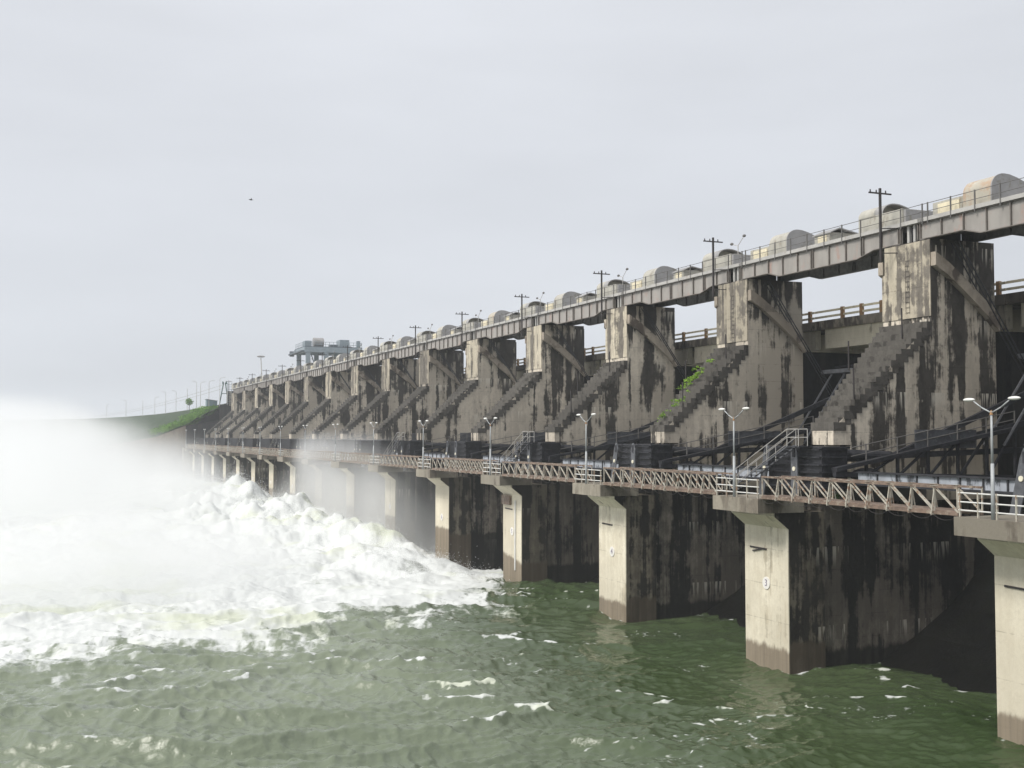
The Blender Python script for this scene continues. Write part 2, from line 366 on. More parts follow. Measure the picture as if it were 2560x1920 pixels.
# ================================================================== per-pier steelwork on the pier heads
def make_box(long_):
    y0, y1 = Y0(3), Y0(3) + PW
    r = empty('gate_counterweight', (43, (y0 + y1) / 2, -3.9))
    ya = y0 - (1.3 if not long_ else 8.5); xb = 43.3 if not long_ else 44.35
    MB().box(41.5, xb, ya, y1 - .5, -3.2, -.75).build('casing', M['black'], r)
    f = MB()
    for i in range(6):
        z = -3.05 + i * .44
        f.box(41.32, 41.5, ya, y1 - .5, z, z + .07); f.box(41.5, xb - .05, ya - .12, ya, z, z + .07)
    f.build('fins', M['black'], r)
    MB().box(41.4, xb + .12, ya - .14, y1 - .45, -.75, -.64).build('lid', M['black'], r)
    if not long_:
        t = MB().tube((43.3, y0 - .7, -1.15), (46.8, y0 - .7, -1.25), .38, .32, 14)
        t.ball((46.8, y0 - .7, -1.25), .42, .34, .34, 12, 8); t.build('yoke_arm', M['black'], r)
        MB().ball((45.2, y0 - .6, -2.35), 1.1, .55, .45, 14, 8).build('trunnion_housing', M['black'], r, True)
        MB().box(44.4, 49, y0 - .9, y0 - .02, -3.9, -3.0).build('trunnion_ledge', M['dark'], r)
    for dy, tilt in ((.45, 0), (3.2, .75)):
        yb = y0 + dy
        v = [(41.15, yb + tilt, -3.9), (41.15, yb + .62 + tilt, -3.9), (41.15, yb + .62, -1.0), (41.15, yb + .40, -.55), (41.15, yb + .22, -.55), (41.15, yb, -1.0)]
        m = MB(); w_ = [(x - .07, y, z) for x, y, z in v]
        m.add(v + w_, [(0, 1, 2, 3, 4, 5), (11, 10, 9, 8, 7, 6)] + [(i, i + 6, (i + 1) % 6 + 6, (i + 1) % 6) for i in range(6)])
        bl = m.build('blade', M['slate'], r)
        yc = yb + .3 + tilt * .33
        MB().tube((41.08, yc, -1.95), (41.03, yc, -1.95), .13, .13, 14).build('disc', M['disc'], bl)
        MB().box(41.03, 41.08, yb + .2, yb + .42, -1.25, -.72).build('slot', M['black'], bl)
    return r
bx = {False: make_box(False), True: make_box(True)}; used = set()
for k in range(K0, K1 + 1):
    lg = k >= 8
    o = bx[lg] if lg not in used else copy_tree(bx[lg]); used.add(lg)
    o.location.y = Y0(k) + PW / 2
    tag(o, 'black ribbed steel casing with two grey blades on the %s pier head from the right' % ORD[k - 1], 'counterweight', 'black gate counterweights on the pier heads')

# steel stair with handrails on every second pier
def make_stair():
    ya, yb = Y0(3) + PW + 2.2, Y0(3) + .5
    r = empty('steel_stair', (40.75, (ya + yb) / 2, -3.4))
    a, b = Vector((40.75, ya, -3.4)), Vector((40.75, yb, -.62))
    for dx in (-.33, .3): MB().bar(a + Vector((dx, 0, 0)), b + Vector((dx, 0, 0)), .04, .09).build('stringer', M['slate'], r)
    for i in range(13):
        p = a.lerp(b, (i + .5) / 13); MB().box(p.x - .3, p.x + .27, p.y - .12, p.y + .12, p.z - .02, p.z + .02).build('tread', M['black'], r)
    for dx in (-.33, .3):
        h = MB(); up = Vector((dx, 0, 1.0)); md = Vector((dx, 0, .52)); e_ = Vector((0, -1.1, 0))
        h.path([a + up, b + up, b + up + e_, b + Vector((dx, -1.1, 0))], .024, 6); h.path([a + md, b + md, b + md + e_],   .02, 6)
        for i in range(4):
            p = a.lerp(b, i / 3); h.tube(p + Vector((dx, 0, 0)), p + up, .028,   .02, 6)
        h.build('handrail', M['galv'], r)
    MB().box(40.4, 41.4, yb - 1.15, yb, -.66, -.6).build('landing', M['black'], r)
    return r
st0 = None
for k in range(3, 16, 2):
    o = st0 = make_stair() if st0 is None else copy_tree(st0)
    if k > 3: o.location.y = st0y + (k - 3) * S
    else: st0y = o.location.y
    tag(o, 'steep steel stair with thin handrails climbing the %s pier from the right' % ORD[k - 1], 'steel stair', 'steel stairs up to every second pier')

# ================================================================== bays: gate, spillway, tie beam
def bay(k): return Y0(k - 1) + PW, Y0(k)          # clear opening between pier k-1 and pier k
def make_spillway():
    a, b = bay(4)
    r = empty('spillway_chute', (56, (a + b) / 2, WZ))
    P = [(66, -1.6), (63, -1.5), (61, -2.2), (59, -3.8), (57, -5.8), (55.05, -7.8), (53.4, -9.5), (52.1, -10.55), (49.6, -12.1), (47.4, -13.2), (45.5, -14.3), (43, -15)]
    MB().prism([(66, -18)] + P + [(43, -18)], a - .25, b + .25).build('ogee', M['ogee'], r)
    return r
def make_gate():
    a, b = bay(4)
    r = empty('radial_gate', (60, (a + b) / 2, -1.4)); c = (47.0, -1.2); rad = 13.6
    arc = [(c[0] + rad * math.cos(t), c[1] + rad * math.sin(t)) for t in [R(-3 + i * 3.6) for i in range(10)]]
    MB().prism(arc + [(x + .12, z) for x, z in reversed(arc)], a + .7, b - .7).build('skin_plate', M['black'], r)
    rb = MB()
    for x, z in arc[1::2]: rb.box(x - .35, x + .02, a + .75, b - .75, z - .06, z + .06)
    rb.build('horizontal_rib', M['black'], r)
    for yy in (a + .9, b - .9):
        for t in (2, 12, 22):
            x, z = c[0] + (rad - .2) * math.cos(R(t)), c[1] + (rad - .2) * math.sin(R(t))
            yt = yy + (1.4 if yy < (a + b) / 2 else -1.4)
            MB().bar((c[0], yy, c[1]), (x, yt, z), .28, .34).build('arm', M['black'], r)
    # inclined walkway truss on top of the far arm
    y = b - 1.9
    w0, w1 = Vector((41.9, y, -1.95)), Vector((55.5, y, .45))
    tr = MB(); tr.bar(w0, w1, .5, .22); tr.bar((41.9, y, -2.2), (56.5, y, -2.6), .3, .28)
    for i in range(1, 7):
        p = w0.lerp(w1, i / 6); q = Vector((p.x, y, -2.2 - .4 * i / 6)); tr.bar(p, q, .16)
        pm = w0.lerp(w1, (i - 1) / 6)
        if i > 1: tr.bar(p, (pm.x, y, q.z), .13)
    tr.build('walkway_truss', M['black'], r)
    rl = MB()
    for zz in (.55, 1.05): rl.path([w0 + Vector((1.2, 0, zz + .2)), w1 + Vector((0, 0, zz))], .03)
    for i in range(1, 7):
        p = w0.lerp(w1, i / 6.0); rl.tube(p, p + Vector((0, 0, 1.08)), .045, .045, 6)
    rl.build('railing', M['rail'], r)
    pl = MB().box(47.8, 52.5, y + .05, y + .09, -.75, .35).build('slate_plate', M['slate'], r)
    # suspension rods under the upper cross walk
    MB().box(57.4, 58.0, a + .4, b - .4, 4.9, 5.2).build('cross_walk', M['slate'], r)
    rd = MB()
    for i in range(9):
        yy = a + 1.2 + i * 1.6
        rd.bar((57.6, yy, 4.9), (54.5, yy + 1.2, -.6), .12)
    rd.build('hanger_rod', M['slate'], r)
    rp = MB()
    for yy in (b - 1.0, b - .7, b - .35): rp.tube((52.2, yy, 12.0), (58.8, yy, 2.6), .045, .045, 5)
    rp.build('hoist_rope', M['black'], r)
    return r
def make_tie():
    a, b = bay(4)
    r = empty('tie_beam', (43, (a + b) / 2, -2.6))
    MB().box(42.9, 43.3, a - .2, b - 2.75, -2.68, -2.12).build('web', M['beam'], r)
    MB().box(42.75, 43.4, a - .2, b - 2.75, -2.12, -2.04).build('flange', M['black'], r)
    MB().box(42.75, 43.4, a - .2, b - 2.75, -2.8, -2.68).build('flange', M['black'], r)
    for i in range(8): MB().box(42.84, 42.9, a + .3 + i * 1.55, a + .4 + i * 1.55, -2.68, -2.12).build('stiffener', M['black'], r)
    return r
G = {}
for nm, fn, lab, cat, grp in (
    ('sp', make_spillway, 'dark wet spillway chute in the %s bay from the right', 'spillway', 'spillway chutes between the piers'),
    ('gt', make_gate, 'black radial gate with railed arm truss in the %s bay from the right', 'dam gate', 'radial gates in the bays'),
    ('tb', make_tie, 'pale blue grey tie beam across the %s bay from the right', 'beam', 'tie beams across the bays')):
    pr = None
    for k in range(K0 + 1, K1 + 1):
        if nm == 'tb' and k > 8: break
        if pr is None: pr = o = fn(); 
        else: o = copy_tree(pr)
        o.location.y = sum(bay(k)) / 2
        tag(o, lab % ORD[k - 2], cat, grp)

# ================================================================== footbridge
FX0, FX1 = 38.15, 39.5
def lattice_parts(y0, y1, x, far):
    n = 10; h0, h1 = -3.5, -2.36; dy = (y1 - y0) / n
    posts, diags = [], []
    for i in range(n + 1):
        y = y0 + i * dy; p = MB(); o_ = -.22 if x < 39 else .22
        p.bar((x, y, h0), (x, y, h1), .075, .055)
        if 0 < i < n: p.bar((x + o_, y, h0 - .1), (x, y, h1 - .05), .06, .045); p.box(min(x, x + o_), max(x, x + o_), y - .04, y + .04, h0 - .14, h0 - .06)
        posts.append(p)
        if i < n:
            d = MB(); a, b = (h1, h0) if i >= n / 2 else (h0, h1)
            d.bar((x, y, b if i >= n / 2 else a), (x, y + dy, a if i >= n / 2 else b), .07, .05); diags.append(d)
    return posts, diags
def make_foot(merged):
    a, b = bay(4); y0, y1 = a + .1, b - .28
    r = empty('footbridge_span', (38.8, (a + b) / 2, -3.6))
    for x in (FX0, FX1):
        tr = MB().box(x - .09, x + .09, y0, y1, -3.6, -3.46).build('bottom_chord', M['rust'], r)
        tp = MB().box(x - .08, x + .08, y0, y1, -2.40, -2.3).build('top_chord', M['rust'], r)
        gp = MB()
        for i in range(1, 10):
            yy = y0 + i * (y1 - y0) / 10; gp.box(x - .12, x + .12, yy - .14, yy + .14, -2.3, -2.285)
        gp.build('gusset_plates', M['lattice'], tp)
        posts, diags = lattice_parts(y0, y1, x, merged)
        if merged:
            m = MB()
            for p in posts + diags: m.add(p.v, p.f)
            m.build('lattice', M['lattice'], r)
        else:
            for p in posts: p.build('post', M['lattice'], r)
            for p in diags: p.build('diagonal', M['lattice'], r)
    MB().box(FX0 - .02, FX1 + .02, y0, y1, -3.455, -3.40).build('walkway_deck', M['rust'], r)
    cb = MB(); n = 10
    for i in range(n):
        ya, yb = y0 + i * (y1 - y0) / n, y0 + (i + 1) * (y1 - y0) / n
        P = [(FX0 - .12, ya + (yb - ya) * t, -3.62 - .22 * 4 * t * (1 - t)) for t in (0, .25, .5, .75, 1)]
        cb.path(P, .012, 4)
    cb.build('slack_cable', M['polewood'], r)
    return r
fb = {False: make_foot(False), True: make_foot(True)}; used = set()
for k in range(K0 + 1, K1 + 1):
    mg = k > 8
    o = fb[mg] if mg not in used else copy_tree(fb[mg]); used.add(mg)
    o.location.y = sum(bay(k)) / 2
    tag(o, '%s rusty lattice footbridge span from the right, resting on two pier caps' % ORD[k - 2], 'footbridge', 'footbridge spans along the piers')
def make_capfence():
    y0, y1 = Y0(3) - .1, Y0(3) + PW + .0
    r = empty('cap_railing', (38.05, (y0 + y1) / 2, -3.62))
    for i in range(5):
        y = y0 + .1 + i * (y1 - y0 - .2) / 4
        MB().box(37.98, 38.06, y - .035, y + .035, -3.62, -2.5).build('post', M['lattice'], r)
    for z in (-2.55, -2.95, -3.32): MB().tube((38.02, y0, z), (38.02, y1, z), .036, .036, 6).build('rail', M['white'], r)
    return r
def make_lamp():
    y = Y0(3) + 2.3
    r = empty('street_lamp', (37.98, y, -3.62))
    MB().tube((37.95, y, -3.62), (37.95, y, -1.2), .095, .075, 10).tube((37.95, y, -1.2), (37.95, y, 1.05), .06, .045, 10).build('pole', M['lamp'], r, True)
    for s_ in (-1, 1):
        MB().path([(37.95, y, .98), (37.95, y + s_ * .55, 1.22), (37.95, y + s_ * 1.0, 1.5)], .032, 8).build('arm', M['lamp'], r, True)
        MB().ball((37.95, y + s_ * 1.28, 1.58), .14, .34, .085, 12, 8).build('lamp_head', M['lamphead'], r, True)
    MB().tube((37.95, y, .9), (37.95, y, 1.1), .08, .03, 8).build('collar', M['orange'], r)
    return r
def make_power():
    x, y = 49.9, Y0(3) + 3.4
    r = empty('power_pole', (x, y, 11.2))
    MB().box(x - .06, x + .06, y - .07, y + .07, 11.15, 15.98).build('pole', M['polewood'], r)
    MB().box(x - .9, x + .9, y - .04, y + .04, 15.6, 15.69).build('crossarm', M['polewood'], r)
    for dx in (-.78, -.3, .45): MB().tube((x + dx, y, 15.69), (x + dx, y, 15.86), .05, .035, 6).build('insulator', M['polewood'], r)
    for z in (11.75, 13.35): MB().bar((x, y, z), (51.0, y - .6, z), .06).build('bracket', M['polewood'], r)
    return r
def make_decklamp():
    x, y = 52.0, Y0(3) + 3.0
    r = empty('deck_lamp', (x, y, 13.4))
    MB().tube((x, y, 13.4), (x, y, 15.4), .05, .04, 8).build('pole', M['galv'], r)
    for s_, dz in ((-1, .55), (1, .18)):
        MB().tube((x, y, 15.38), (x, y + s_ * .75 , 15.4 + dz), .028, .028, 6).build('arm', M['galv'], r)
        MB().ball((x, y + s_ * .9, 15.45 + dz * 1.1), .12, .2, .12, 8, 6).build('lamp_head', M['rail'], r)
    return r
GRP = [(make_capfence, 3, 'pale pipe railing on the %s pier cap from the right', 'railing', 'railings on the pier caps', 2, 17),
       (make_lamp, 3, 'two armed grey street lamp on the %s pier cap from the right', 'street lamp', 'street lamps along the footbridge', 2, 17),
       (make_power, 3, 'dark power pole with crossarm beside the %s pier top from the right', 'power pole', 'power poles along the hoist bridge', 3, 17),
       (make_decklamp, 3, 'two headed deck lamp on the hoist bridge above the %s pier from the right', 'lamp', 'lamps on the hoist bridge', 4, 16)]
for fn, kk, lab, cat, grp, ka, kb in GRP:
    pr = fn(); base = pr.location.y
    for k in range(ka, kb + 1):
        o = pr if k == ka else copy_tree(pr)
        o.location.y = base + (k - 3) * S
        tag(o, lab % ORD[k - 1], cat, grp)

# ================================================================== hoist bridge
def make_hoist():
    a, b = Y0(3) + 3.9, Y0(4) - .75        # deep girders, from pier 3 to pier 4
    r = empty('hoist_bridge_span', (52.8, (a + b) / 2, 12.3))
    A, B = Y0(3) + 2.6, Y0(4) + .9
    prof = [(A, 13.3), (B, 13.3), (B, 12.33), (b - 2.0, 12.33), (b - 3.4, 11.95), (a + 3.0, 11.95), (a + 1.3, 12.33), (A, 12.33)]
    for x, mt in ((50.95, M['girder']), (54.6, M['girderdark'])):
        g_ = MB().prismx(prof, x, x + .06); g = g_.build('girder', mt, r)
        MB().box(x - .14, x + .2, A, B, 13.3, 13.36).build('flange', M['stiff'], g)
        n = 10; back = MB()
        for i in range(n + 1):
            y = A + .05 + i * (B - A - .1) / n
            zb = 12.33 if (y < a + 1.3 or y > b - 2.0) else 11.95
            if (y > a + 1.3 and y < a + 3): zb = 12.33 - .38 * (y - a - 1.3) / 1.7
            if (y > b - 3.4 and y < b - 2): zb = 11.95 + .38 * (y - b + 3.4) / 1.4
            q = MB() if x < 52 else back
            q.box(x - .13, x, y - .035, y + .035, zb, 13.3)
            if i in (0, 2, 5, n): q.box(x - .13, x, y + .18, y + .24, zb, 13.3)
            if x < 52: q.build('stiffener', M['stiff'], g)
        if x > 52:
            nb_ = MB(); nb_.add(g_.v, g_.f); nb_.add(back.v, back.f); g2 = nb_.build('girder', mt, r)
            for c_ in list(g.children): c_.parent = g2
            bpy.data.objects.remove(g); g = g2; g.name = 'girder'
        bf = MB()
        pts = prof[2:]
        for (ya, za), (yb_, zb_) in zip(pts[:-1], pts[1:]): bf.bar((x + .03, ya, za - .03), (x + .03, yb_, zb_ - .03), .32, .05)
        bf.build('bottom_flange', M['stiff'] if x < 52 else M['girderdark'], g)
    bm = MB()
    for i in range(9): bm.box(51.01, 54.6, A + .6 + i * (B - A - 1.2) / 8 - .08, A + .6 + i * (B - A - 1.2) / 8 + .08, 12.75, 13.2)
    bm.build('cross_beam', M['girderdark'], r)
    MB().box(50.75, 54.9, A - 2.2, B + .05, 13.37, 13.43).build('deck', M['galv'], r)
    MB().box(50.72, 50.75, A - 2.2, B + .05, 13.37, 13.62).build('kick_plate', M['galv'], r)
    MB().box(54.9, 54.93, A - 2.2, B + .05, 13.37, 13.62).build('kick_plate', M['galv'], r)
    for x in (50.72, 54.94):
        rl = MB()
        for z in (13.95, 14.45): rl.tube((x, A - 2.2, z), (x, B, z), .022, .022, 5)
        rl.build('rail', M['rail'], r)
        for i in range(11):
            y = A - 2.1 + i * (B - A + 2.2) / 10.5
            MB().box(x - .035, x + .035, y - .035, y + .035, 13.2, 14.5).build('railing_post', M['rail'], r)
    # stools between the spans above the pier
    for x in (51.0, 54.4):
        for i in range(3):
            y = A - .5 - i * .55
            MB().box(x, x + .2, y - .1, y + .1, 12.25, 13.37).build('stool', M['galv'] if x < 52 else M['girderdark'], r)
    MB().box(51.4, 54.0, A - 1.9, A - .2, 12.25, 13.3).build('bearing_block', M['black'], r)
    br = MB()
    for x in (50.95, 54.6):
        for y in (A + .3, B - .25): br.box(x - .12, x + .2, y - .2, y + .2, 12.25, 12.31)
    br.build('bearing', M['girderdark'], r)
    return r
def vault_profile(x0, x1, zb, zw, zt):
    P = [(x0, zb), (x0, zw)]
    for i in range(1, 9):
        t = math.pi / 2 * i / 8; P.append((x0 + 1.0 * (1 - math.cos(t)), zw + (zt - zw) * math.sin(t)))
    P += [(x0 + 1.4, zt - .02), (x0 + 2.0, zt - .16), (x1 - .25, zt - .5), (x1, zt - .62), (x1, zb)]
    return P
def make_houseA():       # open fronted vault with a large box towards the camera
    y = Y0(4); r = empty('hoist_hood', (52.9, y + 5, 13.45))
    P = vault_profile(51.25, 54.2, 14.6, 14.75, 15.42)
    inner = [(x * .93 + 52.7 * .07, 14.5 + (z - 14.5) * .88) for x, z in P]
    MB().prism(P, y + 5.65, y + 7.2).build('vault_roof', M['hood'], r)
    rim = MB(); n = len(P)
    v = [(x, yy, z) for yy in (y + 4.75, y + 5.65) for x, z in P[1:-1]]; m_ = n - 2
    rim.add(v + [(x + .0, yy, z - .07) for x, yy, z in v], [(i, i + 1, i + 1 + m_, i + m_) for i in range(m_ - 1)] +
            [(i + 2 * m_ + m_, i + 1 + m_ + 2 * m_, i + 1 + 2 * m_, i + 2 * m_) for i in range(m_ - 1)] +
            [(i, i + 2 * m_, i + 1 + 2 * m_, i + 1) for i in range(m_ - 1)])
    rim.build('canopy', M['hoodend'], r)
    MB().box(51.25, 54.2, y + 2.9, y + 7.2, 13.62, 14.68).build('casing', M['hood'], r)
    MB().box(51.3, 54.15, y + 2.95, y + 7.15, 13.45, 13.62).build('plinth', M['galv'], r)
    MB().box(51.35, 54.1, y + 2.7, y + 2.9, 13.62, 14.6).build('end_panel', M['hoodend'], r)
    MB().tube((52.6, y + 5.3, 14.55), (53.6, y + 5.3, 14.55), .4, .4, 14).build('winch_drum', M['black'], r)
    return r
def make_houseB():       # low box on the far side, closed vault towards the camera
    y = Y0(4); r = empty('winch_hood', (52.9, y - 2, 13.45))
    P = vault_profile(51.25, 54.4, 13.62, 14.55, 15.4)
    MB().prism(P, y - 4.6, y - 2.4).build('vault_roof', M['hood'], r)
    MB().prism([(x, z) for x, z in vault_profile(51.22, 54.43, 13.62, 14.55, 15.44)], y - 4.68, y - 4.6).build('end_panel', M['hoodend'], r)
    MB().box(51.3, 54.3, y - 2.4, y + .2, 13.62, 14.5).build('casing', M['hood'], r)
    MB().box(51.22, 51.3, y - 2.1, y - .3, 13.75, 14.35).build('access_panel', M['prail'], r)
    MB().box(51.4, 54.2, y - 4.4, y + .1, 13.45, 13.62).build('plinth', M['galv'], r)
    MB().tube((52.6, y - 4.78, 13.85), (52.6, y - 4.68, 13.85), .16, .16, 10).build('cable_hole', M['black'], r)
    return r
def make_cab():
    y = Y0(4); r = empty('control_cabinet', (52.9, y - 8, 13.45))
    MB().box(51.3, 53.6, y - 9.6, y - 7.9, 13.6, 14.4).build('cabinet', M['hood'], r)
    MB().prism([(51.2, 14.36), (52.0, 14.72), (53.75, 14.4), (53.75, 14.34), (52.0, 14.64), (51.2, 14.29)], y - 9.85, y - 7.75).build('roof', M['hoodend'], r)
    MB().box(51.27, 51.3, y - 9.3, y - 8.3, 13.7, 14.2).build('door', M['prail'], r)
    MB().box(51.5, 53.4, y - 9.5, y - 8.0, 13.45, 13.6).build('plinth', M['galv'], r)
    hp = MB()
    for i in range(8):
        t0, t1 = math.pi * i / 8, math.pi * (i + 1) / 8
        hp.tube((52.4 + .38 * math.cos(t0), y - 10.2, 13.5 + .5 * math.sin(t0)), (52.4 + .38 * math.cos(t1), y - 10.2, 13.5 + .5 * math.sin(t1)), .04, .04, 6)
    hp.build('cable_hoop', M['rail'], r)
    return r
pr = make_hoist(); base = pr.location.y
for k in range(3, K1 + 1):
    if k > 3: o = copy_tree(pr)
    else: o = pr
    o.location.y = base + (k - 4) * S
    tag(o, '%s plate girder hoist bridge span from the right' % ORD[k - 2], 'bridge', 'hoist bridge spans on the pier tops')
hoods = []
for fn, lab, cat, grp, ka, kb in (
    (make_houseA, 'open arched sheet metal hoist hood over the %s pier from the right', 'hoist hood', 'arched hoist hoods', 3, 17),
    (make_houseB, 'closed arched winch hood right of the %s pier top from the right', 'hoist hood', 'closed winch hoods', 3, 17),
    (make_cab, 'small gabled cabinet at mid span right of the %s pier from the right', 'cabinet', 'control cabinets on the hoist bridge', 3, 17)):
    pr = fn(); base = pr.location.y
    for k in range(ka, kb + 1):
        o = pr if k == ka else copy_tree(pr)
        o.location.y = base + (k - 4) * S
        tag(o, lab % ORD[k - 1], cat, grp)
        hoods.append((fn, k, o))
for fn, k, o in hoods:
    if fn is make_houseB and k in (3, 7):
        for c in o.children:
            if c.name.startswith('vault_roof'):
                c.data = c.data.copy(); c.data.materials[0] = M['hoodrust']; c['label'] = 'rust streaked vault roof'

# ================================================================== road bridge behind the piers
def make_road():
    a, b = Y0(3) + .9, Y0(4) + PW - .9
    r = empty('road_bridge_span', (61.5, (a + b) / 2, 6.9))
    for x in (58.1, 61.2, 64.3):
        MB().box(x, x + .5, a + .2, b - .2 - 3.4, 6.95, 8.55).build('girder', M['road'], r)
    MB().box(57.9, 65.2, a, b - PW + 1.7, 8.55, 8.85).build('deck', M['roadedge'], r)
    for x in (57.75, 65.2): MB().box(x, x + .25, a, b - PW + 1.7, 8.5, 9.2).build('kerb', M['roadedge'], r)
    for x in (57.78, 65.25):
        n = 8
        for i in range(n):
            y = a + .6 + i * 2.27
            MB().box(x - .02, x + .2, y - .14, y + .14, 9.2, 10.1).build('parapet_post', M['orange'], r)
        for z in (9.42, 9.86): MB().box(x + .03, x + .15, a, b - PW + 1.7, z, z + .16).build('parapet_rail', M['prail'], r)
    return r
pr = make_road(); base = pr.location.y
for k in range(3, K1 + 1):
    o = pr if k == 3 else copy_tree(pr)
    o.location.y = base + (k - 4) * S
    tag(o, '%s concrete road bridge span from the right, with cream rails and ochre posts' % ORD[k - 2], 'road bridge', 'road bridge spans behind the piers')
# thin iron posts left on the stepped buttresses
cnt = 0
pp = MB().tube((0, 0, 0), (0, 0, 1.9), .05, .05, 6).build('iron_post', M['polewood'])
first = True
for k in (3, 4, 5):
    for j, (x, dy) in enumerate(((45.2, .4), (47.4, 3.6), (49.6, 1.2))):
        o = pp if first else pp.copy()
        if not first: COL.objects.link(o)
        first = False
        o.location = (x, Y0(k) + dy, .55 + (x - 43.35) * .8815)
        tag(o, 'thin iron post on the steps of the %s pier from the right, %s of three' % (ORD[k - 1], ('lowest', 'middle', 'highest')[j]), 'post', 'iron posts on the stepped buttresses')
# apron ledge of rough stone at the foot of two piers
ap = MB()
rr = random.Random(3)
for i in range(60):
    x = 39.2 + rr.random() * 7; y = 141 + rr.random() * 15.5
    ap.box(x - .9, x + .9, y - .7, y + .7, -16, -13.15 + rr.uniform(-.2, .12))
tag(ap.build('stone_apron', M['body']), 'low dark rough stone apron between the feet of two piers in the foam', 'apron')

# ================================================================== gantry crane on the road bridge
cr = empty('gantry_crane', (65, 275, 9.0), 'blue grey gantry crane standing above the far end of the dam', 'crane')
for y in (273.8, 284.5):
    MB().box(58.0, 72.2, y, y + .8, 20.1, 21.35).build('main_beam', M['crane'], cr)
for x in (58.4, 62.8, 67.4):
    for y in (273.9, 284.6): MB().box(x, x + 1.1, y, y + .6, 9.2, 20.1).build('leg', M['crane'], cr)
for x in (58.0, 71.4): MB().box(x, x + .8, 274.6, 286.5, 20.2, 21.3).build('end_beam', M['crane'], cr)
MB().box(57.2, 58.0, 274, 289.5, 20.2, 20.5).build('cantilever', M['cranedk'], cr)
MB().tube((57.6, 289.4, 20.6), (58.6, 289.4, 20.6), .7, .7, 14).build('end_pulley', M['cranedk'], cr)
MB().box(58, 72.2, 273.8, 285.2, 21.35, 21.5).build('platform', M['cranedk'], cr)
rl = MB()
for z in (22.0, 22.6): rl.path([(58.1, 285, z), (58.1, 273.9, z), (72.1, 273.9, z), (72.1, 285, z)], .05)
for i in range(15): rl.tube((58.1 + i, 273.9, 21.5), (58.1 + i, 273.9, 22.65), .05, .05, 5)
for i in range(7): rl.tube((58.1, 275 + i * 1.6, 21.5), (58.1, 275 + i * 1.6, 22.65), .05, .05, 5)
rl.build('railing', M['crane'], cr)
MB().tube((60.6, 276, 22.6), (63.0, 276, 22.6), 1.15, 1.15, 18).build('rope_drum', M['hoodend'], cr)
MB().box(58.6, 60.2, 276, 279, 21.5, 23.0).build('electric_cabinet', M['crane'], cr)
MB().box(67.0, 69.4, 275.5, 279, 21.5, 23.4).build('trolley_house', M['crane'], cr)
MB().box(64.8, 66.6, 275.5, 278, 21.5, 22.2).build('motor', M['cranedk'], cr)
MB().box(71.2, 72.0, 275, 276, 21.5, 23.2).build('control_box', M['crane'], cr)
MB().bar((59.6, 274.1, 19.8), (61.6, 274.1, 14.0), .22).build('brace', M['cranedk'], cr)
MB().bar((59.5, 274.1, 13.2), (67.5, 274.1, 13.2), .3).build('brace', M['cranedk'], cr)
# tall mast lamp
ml = empty('mast_lamp', (58.3, 331, 9.2), 'tall single mast lamp with flat head behind the hoist hoods near the far end', 'street lamp')
MB().tube((58.3, 331, 9), (57.6, 331, 22.2), .2, .13, 8).build('pole', M['galv'], ml)
MB().ball((57.6, 331, 22.6), 1.2, .5, .3, 12, 6).build('lamp_head', M['hoodend'], ml)

# ================================================================== far abutment and embankment
ab = empty('abutment', (45, 345, WZ), 'masonry abutment wall at the far end of the dam, below the green slope', 'wall')
MB().prism([(38.6, -16), (38.6, 2.9), (48.2, 4.4), (48.2, 9.1), (67, 9.1), (67, -16)], 344.6, 347).build('end_wall', M['dark'], ab)
MB().prism([(0, -16), (0, -4), (18, -2.6), (30.4, -.4), (38.6, 2.9), (38.6, -16)], 344.9, 347.4).build('wing_wall', M['abut'], ab)
MB().prism([(37.6, -16), (37.6, -3.4), (41, -3.4), (41, -16)], 340.4, 344.6).build('landing', M['cap'], ab)
MB().prism([(50.3, 8.8), (50.3, 13.1), (55.5, 13.1), (55.5, 8.8)], 344, 346.2).build('bridge_seat', M['shaft'], ab)

rs = np.random.RandomState(11)
PERM = rs.permutation(1024); GA = rs.rand(1024) * 2 * np.pi
GX, GY = np.cos(GA), np.sin(GA)
def perlin(x, y):
    xi = np.floor(x).astype(np.int64); yi = np.floor(y).astype(np.int64); xf = x - xi; yf = y - yi
    u = xf * xf * xf * (xf * (xf * 6 - 15) + 10); v = yf * yf * yf * (yf * (yf * 6 - 15) + 10)
    def g(i, j, dx, dy):
        h = PERM[(PERM[(xi + i) & 1023] + yi + j) & 1023]; return GX[h] * dx + GY[h] * dy
    a = g(0, 0, xf, yf); b = g(1, 0, xf - 1, yf); c = g(0, 1, xf, yf - 1); d = g(1, 1, xf - 1, yf - 1)
    return ((a + u * (b - a)) * (1 - v) + (c + u * (d - c)) * v) * 1.45
def fbm(x, y, o=4, g=.5, l=2.03):
    s = 0; a = 1; t = 0
    for i in range(o): s = s + a * perlin(x + 17.3 * i, y - 9.1 * i); t += a; a *= g; x = x * l; y = y * l
    return s / t
def billow(x, y, o=4, g=.5):
    s = 0; a = 1; t = 0
    for i in range(o): s = s + a * (np.abs(perlin(x + 31.7 * i, y + 5.3 * i)) * 2 - .35); t += a; a *= g; x = x * 2.07; y = y * 2.07
    return s / t
def sst(x, a, b):
    t = np.clip((x - a) / (b - a), 0, 1); return t * t * (3 - 2 * t)
